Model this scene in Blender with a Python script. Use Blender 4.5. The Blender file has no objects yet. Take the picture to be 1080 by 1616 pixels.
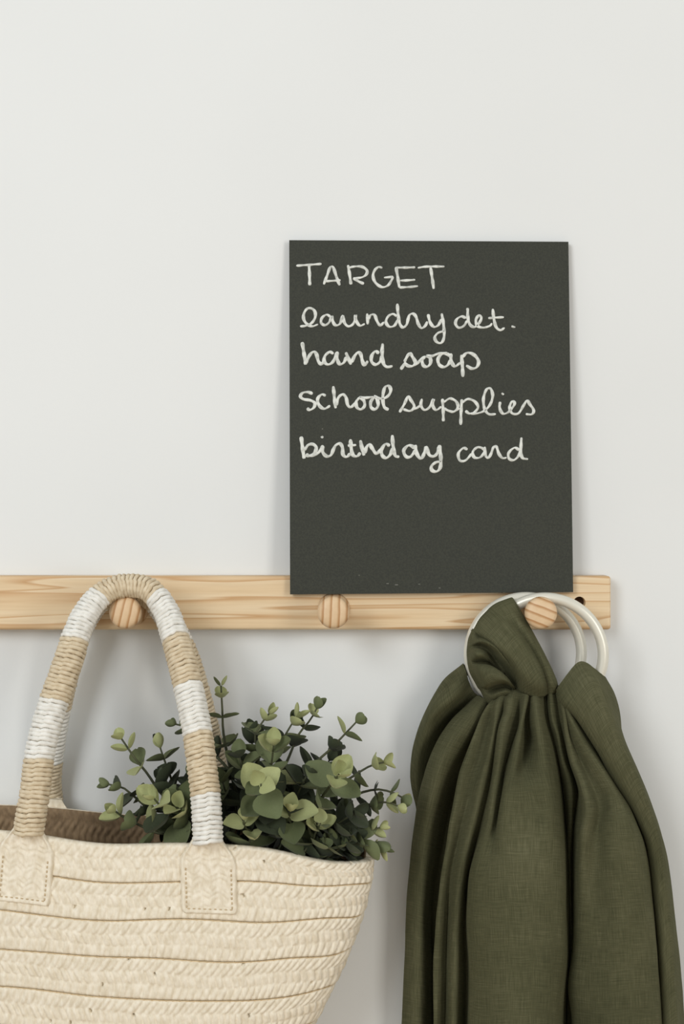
import bpy, math, random
from mathutils import Vector, Matrix

# ------------------------------------------------------------------ camera, world, light, exposure
SC = bpy.context.scene
COL = SC.collection
D = 1.122            # camera distance from the wall (m)
F = 2244.0           # focal length in pixels of the 1080x1616 frame
Z0 = 1.45            # camera height above the floor

cam = bpy.data.cameras.new('camera'); cam_o = bpy.data.objects.new('camera', cam); COL.objects.link(cam_o)
cam.sensor_fit = 'VERTICAL'; cam.sensor_height = 36.0; cam.lens = 36.0 * F / 1616.0
cam.clip_start = 0.02; cam.clip_end = 50
cam_o.location = (0, -D, Z0); cam_o.rotation_euler = (math.pi / 2, 0, 0)
SC.camera = cam_o

w = bpy.data.worlds.new('room_light'); SC.world = w; w.use_nodes = True
bg = w.node_tree.nodes['Background']; bg.inputs[0].default_value = (0.985, 1.0, 0.98, 1); bg.inputs[1].default_value = 0.54

def area(name, loc, target, sx, sy, power, col):
    l = bpy.data.lights.new(name, 'AREA'); l.shape = 'RECTANGLE'; l.size = sx; l.size_y = sy
    l.energy = power; l.color = col
    o = bpy.data.objects.new(name, l); COL.objects.link(o); o.location = loc
    o.rotation_euler = (Vector(target) - Vector(loc)).to_track_quat('-Z', 'Y').to_euler()
    return o
area('window_daylight', (-1.55, -2.7, 2.55), (0.0, 0, 1.55), 1.1, 1.5, 43, (0.98, 1.0, 1.0))
area('doorway_daylight', (1.75, -2.5, 1.75), (0, 0, 1.3), 0.7, 1.6, 24, (1.0, 0.96, 0.89))

SC.view_settings.view_transform = 'Standard'; SC.view_settings.look = 'None'
SC.view_settings.gamma = 1.0; SC.view_settings.use_curve_mapping = False
SC.view_settings.exposure = -0.06

# ------------------------------------------------------------------ helpers
def lin(c):
    return tuple(((v / 255) / 12.92 if v / 255 <= 0.04045 else ((v / 255 + 0.055) / 1.055) ** 2.4) for v in c)

def P(px, py, ymm):
    """world point seen at pixel (px,py) that stands ymm millimetres in front of the wall"""
    y = -ymm / 1000.0
    s = (D + y) / F
    return Vector(((px - 540) * s, y, Z0 + (808 - py) * s))

def mk(name, verts, faces, mat, parent=None, smooth=True):
    base = Vector(parent['_b']) if parent is not None else Vector((0, 0, 0))
    me = bpy.data.meshes.new(name)
    me.from_pydata([tuple(Vector(v) - base) for v in verts], [], faces); me.update()
    if smooth:
        me.polygons.foreach_set('use_smooth', [True] * len(me.polygons))
    mats = mat if isinstance(mat, (list, tuple)) else [mat]
    for m in mats: me.materials.append(m)
    o = bpy.data.objects.new(name, me); COL.objects.link(o)
    if parent is not None:
        o.parent = parent; o['_b'] = tuple(base)
    return o

def thing(name, base, label, cat, group=None):
    o = bpy.data.objects.new(name, None); COL.objects.link(o); o.empty_display_size = 0.02
    o.location = base; o['_b'] = tuple(base)
    tag(o, label, cat, group); return o

def tag(o, label=None, cat=None, group=None, kind=None):
    if label: o['label'] = label
    if cat: o['category'] = cat
    if group: o['group'] = group
    if kind: o['kind'] = kind
    return o

def grid_faces(nu, nv, closed_u=False, off=0, flip=False):
    """nu columns, nv rows, index = off + j*nu + i"""
    fs = []
    for j in range(nv - 1):
        for i in range(nu if closed_u else nu - 1):
            a = off + j * nu + i; b = off + j * nu + (i + 1) % nu
            c = b + nu; d = a + nu
            fs.append((a, d, c, b) if flip else (a, b, c, d))
    return fs

def catmull(p0, p1, p2, p3, t):
    t2, t3 = t * t, t * t * t
    return 0.5 * ((2 * p1) + (p2 - p0) * t + (2 * p0 - 5 * p1 + 4 * p2 - p3) * t2 + (3 * p1 - p0 - 3 * p2 + p3) * t3)

def spline(pts, n):
    """Catmull-Rom through pts (Vectors or floats), n samples per segment"""
    out = []
    m = len(pts)
    for i in range(m - 1):
        p0 = pts[i - 1] if i > 0 else pts[0] * 2 - pts[1]
        p3 = pts[i + 2] if i + 2 < m else pts[-1] * 2 - pts[-2]
        for k in range(n):
            out.append(catmull(p0, pts[i], pts[i + 1], p3, k / n))
    out.append(pts[-1]); return out

def resample(pts, step):
    """even arc-length resample of a polyline of Vectors"""
    L = [0.0]
    for a, b in zip(pts, pts[1:]): L.append(L[-1] + (b - a).length)
    n = max(2, int(round(L[-1] / step))); out = []; j = 0
    for k in range(n + 1):
        d = L[-1] * k / n
        while j < len(L) - 2 and L[j + 1] < d: j += 1
        seg = L[j + 1] - L[j]
        out.append(pts[j].lerp(pts[j + 1], (d - L[j]) / seg if seg > 0 else 0))
    return out, L[-1]

def frames(pts, up=Vector((0, -1, 0))):
    fr = []
    n_prev = None
    for i in range(len(pts)):
        t = (pts[min(i + 1, len(pts) - 1)] - pts[max(i - 1, 0)]).normalized()
        n = up if n_prev is None else n_prev
        n = (n - t * n.dot(t))
        if n.length < 1e-6: n = Vector((1, 0, 0)) - t * t.x
        n.normalize(); b = t.cross(n); n_prev = n
        fr.append((t, n, b))
    return fr

def tube(pts, rad, seg=10, caps=True, up=Vector((0, -1, 0))):
    fr = frames(pts, up); vs = []; fs = []
    for i, p in enumerate(pts):
        r = rad[i] if isinstance(rad, (list, tuple)) else rad
        t, n, b = fr[i]
        for k in range(seg):
            a = 2 * math.pi * k / seg
            vs.append(p + n * (math.cos(a) * r) + b * (math.sin(a) * r))
    fs = grid_faces(seg, len(pts), True)
    if caps:
        fs.append(tuple(range(seg))[::-1]); o = (len(pts) - 1) * seg; fs.append(tuple(o + k for k in range(seg)))
    return vs, fs

def lathe(profile, seg=32):
    """profile list of (y_out, r) along -Y axis"""
    vs = []
    for (y, r) in profile:
        for k in range(seg):
            a = 2 * math.pi * k / seg
            vs.append(Vector((math.cos(a) * r, -y, math.sin(a) * r)))
    fs = grid_faces(seg, len(profile), True)
    fs.append(tuple(range(seg))[::-1]); o = (len(profile) - 1) * seg; fs.append(tuple(o + k for k in range(seg)))
    return vs, fs

def hash1(i, j=0):
    x = math.sin(i * 127.1 + j * 311.7) * 43758.5453
    return x - math.floor(x)

# ------------------------------------------------------------------ materials
def mat(name):
    m = bpy.data.materials.new(name); m.use_nodes = True
    nt = m.node_tree; b = nt.nodes['Principled BSDF']
    return m, nt, b, nt.nodes.new, nt.links.new

def ramp(nt, stops):
    r = nt.nodes.new('ShaderNodeValToRGB'); e = r.color_ramp.elements
    while len(e) < len(stops): e.new(0.5)
    for el, (p, c) in zip(e, stops): el.position = p; el.color = (*c, 1)
    return r

def coords(nt, scale=(1, 1, 1), rot=(0, 0, 0)):
    tc = nt.nodes.new('ShaderNodeTexCoord'); mp = nt.nodes.new('ShaderNodeMapping')
    mp.inputs['Scale'].default_value = scale; mp.inputs['Rotation'].default_value = rot
    nt.links.new(tc.outputs['Object'], mp.inputs[0]); return mp

def noise(nt, vec, scale, detail=3, rough=0.5, dist=0.0):
    n = nt.nodes.new('ShaderNodeTexNoise'); n.inputs['Scale'].default_value = scale
    n.inputs['Detail'].default_value = detail; n.inputs['Roughness'].default_value = rough
    n.inputs['Distortion'].default_value = dist
    nt.links.new(vec.outputs[0], n.inputs['Vector']); return n

def bump(nt, height, b, strength, dist):
    bp = nt.nodes.new('ShaderNodeBump'); bp.inputs['Strength'].default_value = strength
    bp.inputs['Distance'].default_value = dist
    nt.links.new(height, bp.inputs['Height']); nt.links.new(bp.outputs[0], b.inputs['Normal'])

def noise_mat(name, c1, c2, scale, rough=0.6, bstr=0.0, bdist=0.001, stretch=(1, 1, 1), detail=3, sheen=0.0, lo=0.35, hi=0.65):
    m, nt, b, N, Lk = mat(name)
    mp = coords(nt, stretch); n = noise(nt, mp, scale, detail)
    r = ramp(nt, [(lo, lin(c1)), (hi, lin(c2))]); Lk(n.outputs[0], r.inputs[0]); Lk(r.outputs[0], b.inputs['Base Color'])
    b.inputs['Roughness'].default_value = rough
    if sheen: b.inputs['Sheen Weight'].default_value = sheen
    if bstr: bump(nt, n.outputs[0], b, bstr, bdist)
    return m

def make_wall():
    m, nt, b, N, Lk = mat('wall_paint')
    mp = coords(nt); n1 = noise(nt, mp, 3.0, 4)
    r = ramp(nt, [(0.3, lin((226, 228, 228))), (0.7, lin((231, 233, 233)))])
    Lk(n1.outputs[0], r.inputs[0]); Lk(r.outputs[0], b.inputs['Base Color'])
    b.inputs['Roughness'].default_value = 0.55
    n2 = noise(nt, mp, 260, 3); bump(nt, n2.outputs[0], b, 0.10, 0.0006)
    return m
M_WALL = make_wall()

def make_wood(name, kind):
    m, nt, b, N, Lk = mat(name)
    if kind == 'rail':
        mp = coords(nt, (1.3, 9, 26)); mp.inputs['Location'].default_value = (0.3, 0.1, 0.37)
        n1 = noise(nt, mp, 2.1, 2, 0.45, 0.35)
        mul = N('ShaderNodeMath'); mul.operation = 'MULTIPLY'; mul.inputs[1].default_value = 7.0; Lk(n1.outputs[0], mul.inputs[0])
        fr = N('ShaderNodeMath'); fr.operation = 'FRACT'; Lk(mul.outputs[0], fr.inputs[0])
        r = ramp(nt, [(0.0, lin((232, 209, 174))), (0.62, lin((226, 199, 160))), (0.88, lin((202, 162, 116))), (1.0, lin((232, 209, 174)))])
        Lk(fr.outputs[0], r.inputs[0])
    else:
        mp = coords(nt); sep = N('ShaderNodeSeparateXYZ'); Lk(mp.outputs[0], sep.inputs[0])
        n1 = noise(nt, mp, 60, 2)
        ad = N('ShaderNodeMath'); ad.operation = 'MULTIPLY_ADD'; ad.inputs[1].default_value = 0.30; Lk(n1.outputs[0], ad.inputs[0])
        mu = N('ShaderNodeMath'); mu.operation = 'MULTIPLY'; mu.inputs[1].default_value = 165.0; Lk(sep.outputs[0], mu.inputs[0])
        Lk(mu.outputs[0], ad.inputs[2])
        fr = N('ShaderNodeMath'); fr.operation = 'FRACT'; Lk(ad.outputs[0], fr.inputs[0])
        r = ramp(nt, [(0.0, lin((224, 196, 160))), (0.55, lin((220, 190, 152))), (0.80, lin((184, 140, 94))), (0.88, lin((180, 134, 88))), (1.0, lin((224, 196, 160)))])
        Lk(fr.outputs[0], r.inputs[0])
    fine = coords(nt, (8, 200, 260) if kind == 'rail' else (60, 60, 60))
    n2 = noise(nt, fine, 3, 4)
    mx = N('ShaderNodeMixRGB'); mx.blend_type = 'MULTIPLY'; mx.inputs[0].default_value = 0.5
    r2 = ramp(nt, [(0.3, (0.86, 0.82, 0.76)), (0.65, (1, 1, 1))]); Lk(n2.outputs[0], r2.inputs[0])
    Lk(r.outputs[0], mx.inputs[1]); Lk(r2.outputs[0], mx.inputs[2]); Lk(mx.outputs[0], b.inputs['Base Color'])
    b.inputs['Roughness'].default_value = 0.5
    bump(nt, n2.outputs[0], b, 0.08, 0.0005)
    return m
M_RAIL = make_wood('pine_rail', 'rail'); M_PEG = make_wood('pine_peg', 'peg')
M_HOLE = noise_mat('bored_wood', (70, 52, 40), (92, 68, 50), 300, 0.9)

M_SLATE = noise_mat('chalkboard_black', (45, 47, 40), (54, 56, 47), 700, 0.62, 0.15, 0.0003, detail=2)
M_SLATE.node_tree.nodes['Principled BSDF'].inputs['Specular IOR Level'].default_value = 0.35
M_EDGE = noise_mat('board_edge_brown', (84, 66, 48), (104, 84, 62), 400, 0.8)
M_CHALK = noise_mat('chalk_marker', (188, 190, 184), (226, 228, 222), 330, 0.9, detail=3, lo=0.32, hi=0.6)

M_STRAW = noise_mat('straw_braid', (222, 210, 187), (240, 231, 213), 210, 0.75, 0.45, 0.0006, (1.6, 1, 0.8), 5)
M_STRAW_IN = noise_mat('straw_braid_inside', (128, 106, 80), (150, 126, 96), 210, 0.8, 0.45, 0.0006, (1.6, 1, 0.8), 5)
M_SEAM = noise_mat('straw_seam_thread', (196, 172, 134), (212, 190, 154), 300, 0.8)
M_NAT = noise_mat('natural_paper_rope', (206, 188, 158), (224, 209, 182), 220, 0.75, 0.2, 0.0003)
M_WHT = noise_mat('white_paper_rope', (228, 225, 217), (242, 240, 234), 220, 0.75, 0.2, 0.0003)
M_RING = noise_mat('cream_satin_metal', (224, 221, 208), (230, 227, 214), 40, 0.34)
M_RING.node_tree.nodes['Principled BSDF'].inputs['Metallic'].default_value = 0.25

def make_leaf(name, c1, c2):
    m = noise_mat(name, c1, c2, 110, 0.62, 0.1, 0.0003)
    b = m.node_tree.nodes['Principled BSDF']; b.inputs['Sheen Weight'].default_value = 0.08
    b.inputs['Specular IOR Level'].default_value = 0.3
    return m
M_LEAF = [make_leaf('leaf_young', (152, 158, 106), (180, 184, 136)),
          make_leaf('leaf_mid', (88, 98, 66), (114, 122, 84)),
          make_leaf('leaf_old', (50, 58, 42), (70, 78, 56))]
M_STEM = noise_mat('stem_green', (62, 66, 46), (84, 86, 58), 90, 0.7)
M_POT = noise_mat('nursery_pot', (58, 56, 52), (68, 66, 62), 60, 0.6)

def make_linen():
    m, nt, b, N, Lk = mat('green_linen')
    tc = N('ShaderNodeUVMap'); tc.uv_map = 'uv'
    def mapped(s):
        mp = N('ShaderNodeMapping'); mp.inputs['Scale'].default_value = s; Lk(tc.outputs[0], mp.inputs[0]); return mp
    warp = noise(nt, mapped((1500, 60, 1)), 1.0, 3, 0.6); weft = noise(nt, mapped((60, 1500, 1)), 1.0, 3, 0.6)
    blot = noise(nt, mapped((22, 14, 1)), 1.0, 4, 0.55)
    a1 = N('ShaderNodeMath'); a1.operation = 'ADD'; Lk(warp.outputs[0], a1.inputs[0]); Lk(weft.outputs[0], a1.inputs[1])
    a2 = N('ShaderNodeMath'); a2.operation = 'MULTIPLY_ADD'; a2.inputs[1].default_value = 0.8
    Lk(blot.outputs[0], a2.inputs[0]); Lk(a1.outputs[0], a2.inputs[2])
    h = N('ShaderNodeMath'); h.operation = 'MULTIPLY'; h.inputs[1].default_value = 1 / 2.8; Lk(a2.outputs[0], h.inputs[0])
    r = ramp(nt, [(0.34, lin((60, 61, 43))), (0.5, lin((80, 80, 58))), (0.68, lin((104, 102, 78)))])
    Lk(h.outputs[0], r.inputs[0]); Lk(r.outputs[0], b.inputs['Base Color'])
    b.inputs['Roughness'].default_value = 0.9; b.inputs['Specular IOR Level'].default_value = 0.1
    b.inputs['Sheen Weight'].default_value = 0.12; b.inputs['Sheen Roughness'].default_value = 0.5
    b.inputs['Sheen Tint'].default_value = (*lin((170, 172, 130)), 1)
    bump(nt, a1.outputs[0], b, 0.35, 0.0006)
    return m
M_LINEN = make_linen()
M_FLOOR = noise_mat('floor_boards', (176, 150, 120), (196, 172, 142), 6, 0.5, stretch=(1, 8, 1))

# ------------------------------------------------------------------ the setting
def box(x0, x1, y0, y1, z0, z1):
    v = [Vector((x, y, z)) for z in (z0, z1) for y in (y0, y1) for x in (x0, x1)]
    f = [(0, 2, 3, 1), (4, 5, 7, 6), (0, 1, 5, 4), (2, 6, 7, 3), (0, 4, 6, 2), (1, 3, 7, 5)]
    return v, f
o = mk('wall_back', *box(-3, 3, 0, 0.12, 0, 2.9), M_WALL, smooth=False)
tag(o, 'plain white painted wall behind the peg rail', 'wall', kind='structure')
o = mk('floor', *box(-3, 3, -3.5, 0.12, -0.05, 0), M_FLOOR, smooth=False)
tag(o, 'pale wooden floor below the wall', 'floor', kind='structure')

# ------------------------------------------------------------------ peg rail
RT = 0.018
zt = P(0, 909, 18).z; zb = P(0, 994, 18).z; xr = P(965, 0, 18).x; xl = -0.52
rail = thing('peg_rail', (xr * .5 + xl * .5, 0, zb), 'long pale pine peg rail with round wooden knobs, screwed to the white wall', 'peg rail')

def rounded_rail():
    import bmesh
    v, f = box(xl, xr, -RT, -0.0004, zb, zt)
    me = bpy.data.meshes.new('tmp'); me.from_pydata([tuple(a) for a in v], [], f)
    bm = bmesh.new(); bm.from_mesh(me)
    es = [e for e in bm.edges if not all(abs(q.co.y + 0.0004) < 1e-6 for q in e.verts)]
    bmesh.ops.bevel(bm, geom=es, offset=0.0026, segments=4, affect='EDGES', profile=0.5)
    bm.to_mesh(me); bm.free()
    return me
rail_me = rounded_rail()
rail_tmp = bpy.data.objects.new('plank_tmp', rail_me); COL.objects.link(rail_tmp)
hc = P(915, 951, 18)
hv, hf = lathe([(0.009, 0.0047), (0.026, 0.0047)], 28)
cut_me = bpy.data.meshes.new('cut'); cut_me.from_pydata([tuple(a + Vector((hc.x, 0, hc.z))) for a in hv], [], hf)
import bmesh as _bm
_b = _bm.new(); _b.from_mesh(cut_me); _bm.ops.recalc_face_normals(_b, faces=_b.faces); _b.to_mesh(cut_me); _b.free()
_b = _bm.new(); _b.from_mesh(rail_me); _bm.ops.recalc_face_normals(_b, faces=_b.faces); _b.to_mesh(rail_me); _b.free()
cut = bpy.data.objects.new('cut', cut_me); COL.objects.link(cut)
md = rail_tmp.modifiers.new('b', 'BOOLEAN'); md.operation = 'DIFFERENCE'; md.object = cut; md.solver = 'EXACT'
bpy.context.view_layer.update()
ev = rail_tmp.evaluated_get(bpy.context.evaluated_depsgraph_get()); em = ev.to_mesh()
pv = [v.co.copy() for v in em.vertices]; pf = [tuple(p.vertices) for p in em.polygons]
ev.to_mesh_clear(); bpy.data.objects.remove(rail_tmp); bpy.data.objects.remove(cut)
plank = mk('plank', pv, pf, M_RAIL, rail, smooth=False)
v, f = lathe([(0.0088, 0.00465), (0.0095, 0.00465)], 24)
o = mk('screw_hole', [a + Vector((hc.x, 0, hc.z)) for a in v], f, M_HOLE, rail); o['label'] = 'dark round screw hole'

PEG = [(-0.004, 0.0125), (0.0005, 0.0125), (0.003, 0.0118), (0.006, 0.0092), (0.011, 0.0072), (0.020, 0.0068), (0.027, 0.0080),
       (0.0305, 0.0102), (0.0335, 0.0116), (0.037, 0.0121), (0.0400, 0.0120), (0.0420, 0.0112), (0.0432, 0.0095), (0.0440, 0.006), (0.0443, 0.001)]
pv_, pf_ = lathe(PEG, 40)
peg_me = bpy.data.meshes.new('peg'); peg_me.from_pydata([tuple(a) for a in pv_], [], pf_)
peg_me.polygons.foreach_set('use_smooth', [True] * len(peg_me.polygons)); peg_me.materials.append(M_PEG)
PEGS = []
for (px, py, rot) in ((210, 961, 14), (527, 961, 3), (843, 961.5, -68)):
    o = bpy.data.objects.new('peg', peg_me); COL.objects.link(o); o.parent = rail; o['_b'] = rail['_b']
    q = P(px, py, 18); PEGS.append(q)
    o.location = q - Vector(rail['_b']); o.rotation_euler = (0, math.radians(rot), 0)

# ------------------------------------------------------------------ chalkboard with handwriting
BL, BR, TR, TL = P(458, 938, 25), P(905, 934.5, 25), P(897.5, 381.5, 6), P(456.7, 379, 6)
nrm = (BR - BL).cross(TL - BL).normalized()
if nrm.y > 0: nrm = -nrm
TH = 0.004
board = thing('chalkboard', (BL + BR) / 2, 'black chalkboard panel with a handwritten shopping list, leaning on two pegs', 'chalkboard')
fr_ = [BL, BR, TR, TL]; bk = [q - nrm * TH for q in fr_]
o = mk('panel', fr_ + bk, [(0, 1, 2, 3), (7, 6, 5, 4), (0, 4, 5, 1), (1, 5, 6, 2), (2, 6, 7, 3), (3, 7, 4, 0)], [M_SLATE, M_EDGE], board, smooth=False)
for k, p in enumerate(o.data.polygons): p.material_index = 1 if k >= 2 else 0

def on_board(px, py):
    """intersection of the sight line through a pixel with the board face: used once to lay out the strokes"""
    c = Vector((0, -D, Z0)); d = P(px, py, 0) - c
    t = (BL - c).dot(nrm) / d.dot(nrm)
    return c + d * t

C1 = (440, 370, 4.5); C2 = (660, 370, 4.154); C3 = (450, 530, 4.5); C4 = (620, 530, 3.724)
WORDS = [
 ('TARGET', 1.0, [
  (C1, [(125, 222), (215, 216), (305, 209)]), (C1, [(216, 214), (219, 290), (221, 362)]),
  (C1, [(320, 356), (345, 290), (362, 242), (375, 228), (390, 240), (412, 305), (434, 362)]), (C1, [(335, 333), (390, 329), (440, 325)]),
  (C1, [(493, 218), (505, 290), (514, 356)]), (C1, [(488, 242), (530, 229), (590, 229), (627, 255), (622, 285), (590, 305), (532, 313)]), (C1, [(530, 309), (565, 332), (606, 351)]),
  (C1, [(737, 238), (708, 232), (680, 258), (671, 300), (690, 345), (735, 374), (775, 363), (798, 332), (808, 304), (780, 304), (748, 307)]),
  (C1, [(834, 230), (846, 305), (858, 378)]), (C1, [(832, 236), (900, 236), (970, 234)]), (C1, [(862, 328), (915, 326), (970, 322)]), (C1, [(856, 377), (920, 374), (990, 367)]),
  (C1, [(988, 238), (1035, 230), (1085, 228), (1178, 228)]), (C2, [(82, 214), (93, 285), (103, 358)])]),
 ('laundry', 1.0, [
  (C1, [(152, 653), (195, 648), (235, 628), (259, 590), (258, 550), (235, 526), (203, 527), (180, 560), (178, 602), (200, 635), (238, 652), (280, 638)]),
  (C1, [(368, 585), (340, 570), (308, 592), (302, 628), (330, 644), (360, 622), (378, 582), (385, 618), (405, 645), (437, 632), (455, 575), (465, 622), (492, 652), (525, 640), (543, 605), (546, 570), (552, 615), (578, 648), (612, 635)]),
  (C1, [(628, 562), (632, 600), (632, 640)]), (C1, [(634, 605), (655, 572), (682, 574), (700, 618), (722, 646), (748, 622)]),
  (C1, [(840, 582), (812, 565), (778, 582), (762, 622), (785, 655), (822, 648), (846, 605)]), (C1, [(843, 492), (848, 560), (860, 632), (882, 660), (908, 642), (920, 600), (930, 572), (955, 563), (976, 585), (992, 635), (1015, 665), (1042, 648), (1056, 618)]),
  (C2, [(66, 523), (80, 578), (106, 606), (135, 592), (152, 555)]), (C2, [(155, 518), (168, 595), (171, 672), (152, 711), (122, 704), (110, 675), (130, 647), (172, 632)])]),
 ('det.', 1.0, [
  (C2, [(315, 548), (285, 538), (255, 555), (246, 585), (266, 611), (300, 600), (322, 565)]), (C2, [(325, 482), (328, 550), (343, 594), (375, 606), (405, 575), (415, 545), (398, 531), (380, 560), (388, 597), (425, 611), (470, 600), (485, 582)]),
  (C2, [(490, 488), (498, 555), (513, 608), (540, 627), (568, 612)]), (C2, [(460, 549), (512, 545), (563, 543)]), (C2, [(612, 602), (625, 606), (638, 609)])]),
 ('hand', 1.15, [
  (C3, [(122, 45), (134, 120), (147, 205)]), (C3, [(150, 195), (172, 142), (203, 113), (224, 132), (238, 182), (260, 200), (285, 165)]),
  (C3, [(345, 128), (318, 115), (286, 140), (278, 180), (305, 204), (342, 182), (370, 118)]), (C3, [(371, 112), (370, 160), (388, 200), (418, 190), (436, 150)]),
  (C3, [(432, 118), (450, 160), (470, 205)]), (C3, [(474, 190), (492, 148), (518, 118), (538, 132), (550, 180), (566, 209), (588, 178)]),
  (C3, [(668, 125), (642, 110), (616, 142), (615, 182), (642, 204), (674, 186), (690, 140)]), (C3, [(694, 55), (690, 120), (698, 190), (722, 220), (765, 215)])]),
 ('soap', 1.15, [
  (C3, [(822, 240), (838, 215), (855, 190)]), (C3, [(848, 185), (872, 140), (890, 126), (905, 148), (926, 188), (908, 214), (872, 212), (846, 188)]),
  (C3, [(910, 214), (945, 190), (975, 158), (1000, 146)]), (C3, [(998, 146), (975, 170), (982, 208), (1008, 220), (1032, 198), (1032, 160), (1005, 143), (1040, 143), (1080, 128)]),
  (C4, [(228, 124), (268, 105), (322, 100)]), (C4, [(340, 122), (322, 108), (292, 106), (267, 135), (274, 170), (302, 183), (327, 168), (342, 140)]), (C4, [(341, 104), (345, 150), (366, 179), (398, 158)]),
  (C4, [(404, 112), (410, 180), (413, 242)]), (C4, [(408, 128), (438, 100), (480, 113), (505, 150), (494, 184), (464, 192), (432, 174)])]),
 ('school', 1.1, [
  (C3, [(197, 412), (165, 400), (126, 405), (109, 430), (132, 450), (180, 458), (212, 478), (204, 510), (176, 526), (156, 514)]),
  (C3, [(290, 425), (260, 417), (232, 448), (244, 495), (280, 518), (322, 495)]),
  (C3, [(343, 358), (351, 440), (360, 515)]), (C3, [(363, 495), (380, 438), (412, 416), (434, 440), (446, 492), (470, 506), (505, 470)]),
  (C3, [(528, 438), (506, 470), (511, 508), (540, 522), (566, 496), (558, 456), (530, 436), (572, 440), (630, 433)]),
  (C3, [(632, 435), (609, 470), (612, 508), (640, 522), (662, 494), (654, 450), (632, 428), (660, 442), (702, 445), (738, 420), (751, 385), (738, 357), (713, 362), (699, 400), (695, 450), (706, 506), (736, 525)])]),
 ('supplies', 1.0, [
  (C4, [(40, 450), (68, 402), (90, 356), (106, 376), (127, 415), (104, 441), (62, 432)]), (C4, [(100, 441), (140, 425), (168, 405)]),
  (C4, [(172, 370), (166, 408), (186, 435), (216, 420), (240, 372), (236, 410), (256, 436), (286, 416)]),
  (C4, [(293, 370), (297, 440), (298, 503)]), (C4, [(299, 392), (335, 369), (370, 383), (384, 415), (362, 445), (328, 440), (302, 425)]), (C4, [(362, 445), (392, 425)]),
  (C4, [(407, 373), (402, 450), (400, 524)]), (C4, [(406, 397), (440, 372), (480, 384), (502, 418), (480, 450), (450, 456), (428, 440)]),
  (C4, [(455, 457), (500, 455), (544, 437), (576, 398), (588, 350), (575, 310), (550, 318), (534, 370), (540, 427), (565, 460), (607, 460)]),
  (C4, [(632, 388), (629, 425), (650, 458), (683, 446), (711, 412), (716, 392), (700, 387), (688, 420), (702, 455), (740, 455), (770, 408), (790, 380), (806, 402), (829, 437), (818, 461), (782, 460)]),
  (C4, [(640, 337), (648, 342), (654, 346)])]),
 ('birthday', 1.2, [
  (C3, [(115, 715), (124, 790), (136, 872)]), (C3, [(138, 812), (165, 775), (200, 770), (222, 795), (208, 832), (168, 852), (150, 838)]), (C3, [(160, 852), (215, 845), (255, 810), (268, 778)]),
  (C3, [(266, 778), (268, 825), (294, 854), (325, 848), (345, 805), (362, 776), (390, 766), (408, 792), (412, 842), (438, 860), (464, 835)]),
  (C3, [(262, 712), (264, 720), (263, 728)]), (C3, [(465, 735), (470, 795), (482, 845), (512, 855), (536, 830)]), (C3, [(446, 780), (476, 778), (506, 775)]),
  (C3, [(535, 742), (548, 800), (562, 850)]), (C3, [(566, 835), (580, 790), (600, 772), (622, 802), (650, 836), (684, 800)]),
  (C3, [(745, 782), (715, 768), (687, 806), (690, 848), (720, 867), (750, 840), (764, 795)]), (C3, [(762, 705), (768, 780), (782, 848), (812, 860)]),
  (C4, [(131, 662), (113, 648), (90, 645), (65, 674), (77, 708), (101, 712), (119, 695), (133, 672)]), (C4, [(133, 641), (141, 690), (165, 722), (186, 690), (196, 650)]), (C4, [(197, 648), (214, 698), (240, 708), (262, 690), (273, 650)]),
  (C4, [(274, 642), (282, 700), (281, 768), (260, 797), (231, 790), (229, 765), (254, 744), (286, 738)])]),
 ('card', 1.0, [
  (C4, [(440, 668), (415, 660), (386, 692), (395, 732), (428, 732), (466, 692)]),
  (C4, [(539, 670), (522, 658), (496, 656), (471, 682), (479, 713), (507, 717), (528, 702), (541, 680)]), (C4, [(541, 652), (545, 698), (561, 718), (578, 694), (592, 656), (610, 652), (624, 692), (645, 718), (670, 716)]),
  (C4, [(745, 672), (716, 658), (682, 688), (685, 722), (714, 730), (742, 702), (752, 668)]), (C4, [(757, 598), (754, 670), (762, 716), (796, 725)])]),
]
def stroke(vs, fs, pts2, wpx, seed):
    pts = spline([Vector(p) for p in pts2], 7) if len(pts2) > 2 else [Vector(pts2[0]).lerp(Vector(pts2[1]), k / 6) for k in range(7)]
    pts, L = resample(pts, 1.3)
    n = len(pts); off = len(vs)
    for i, p in enumerate(pts):
        t = (pts[min(i + 1, n - 1)] - pts[max(i - 1, 0)]).normalized(); nn = Vector((-t.y, t.x))
        ang = abs(t.x * 0.35 + t.y * 0.94)
        wd = wpx * (0.66 + 0.42 * ang) * (0.94 + 0.14 * math.sin(i * 0.5 + seed * 2.3))
        e = min(i, n - 1 - i)
        if e == 0: wd *= 0.55
        elif e == 1: wd *= 0.88
        for s, h in ((-0.5, 0.0), (-0.34, 1.0), (0.34, 1.0), (0.5, 0.0)):
            q = p + nn * (s * wd)
            vs.append(on_board(q.x, q.y) + nrm * (0.00005 + 0.00028 * h + 0.00006 * (seed % 5) * h))
    m = len(pts)
    fs += grid_faces(4, m, False, off)
for (word, wmul, strokes) in WORDS:
    vs, fs = [], []
    for si, ((ox, oy, sc), pl) in enumerate(strokes):
        stroke(vs, fs, [(ox + x / sc, oy + y / sc) for (x, y) in pl], 4.75 * wmul, si)
    o = mk('chalk_word', vs, fs, M_CHALK, board)
    o['label'] = 'white handwritten word ' + word
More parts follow.
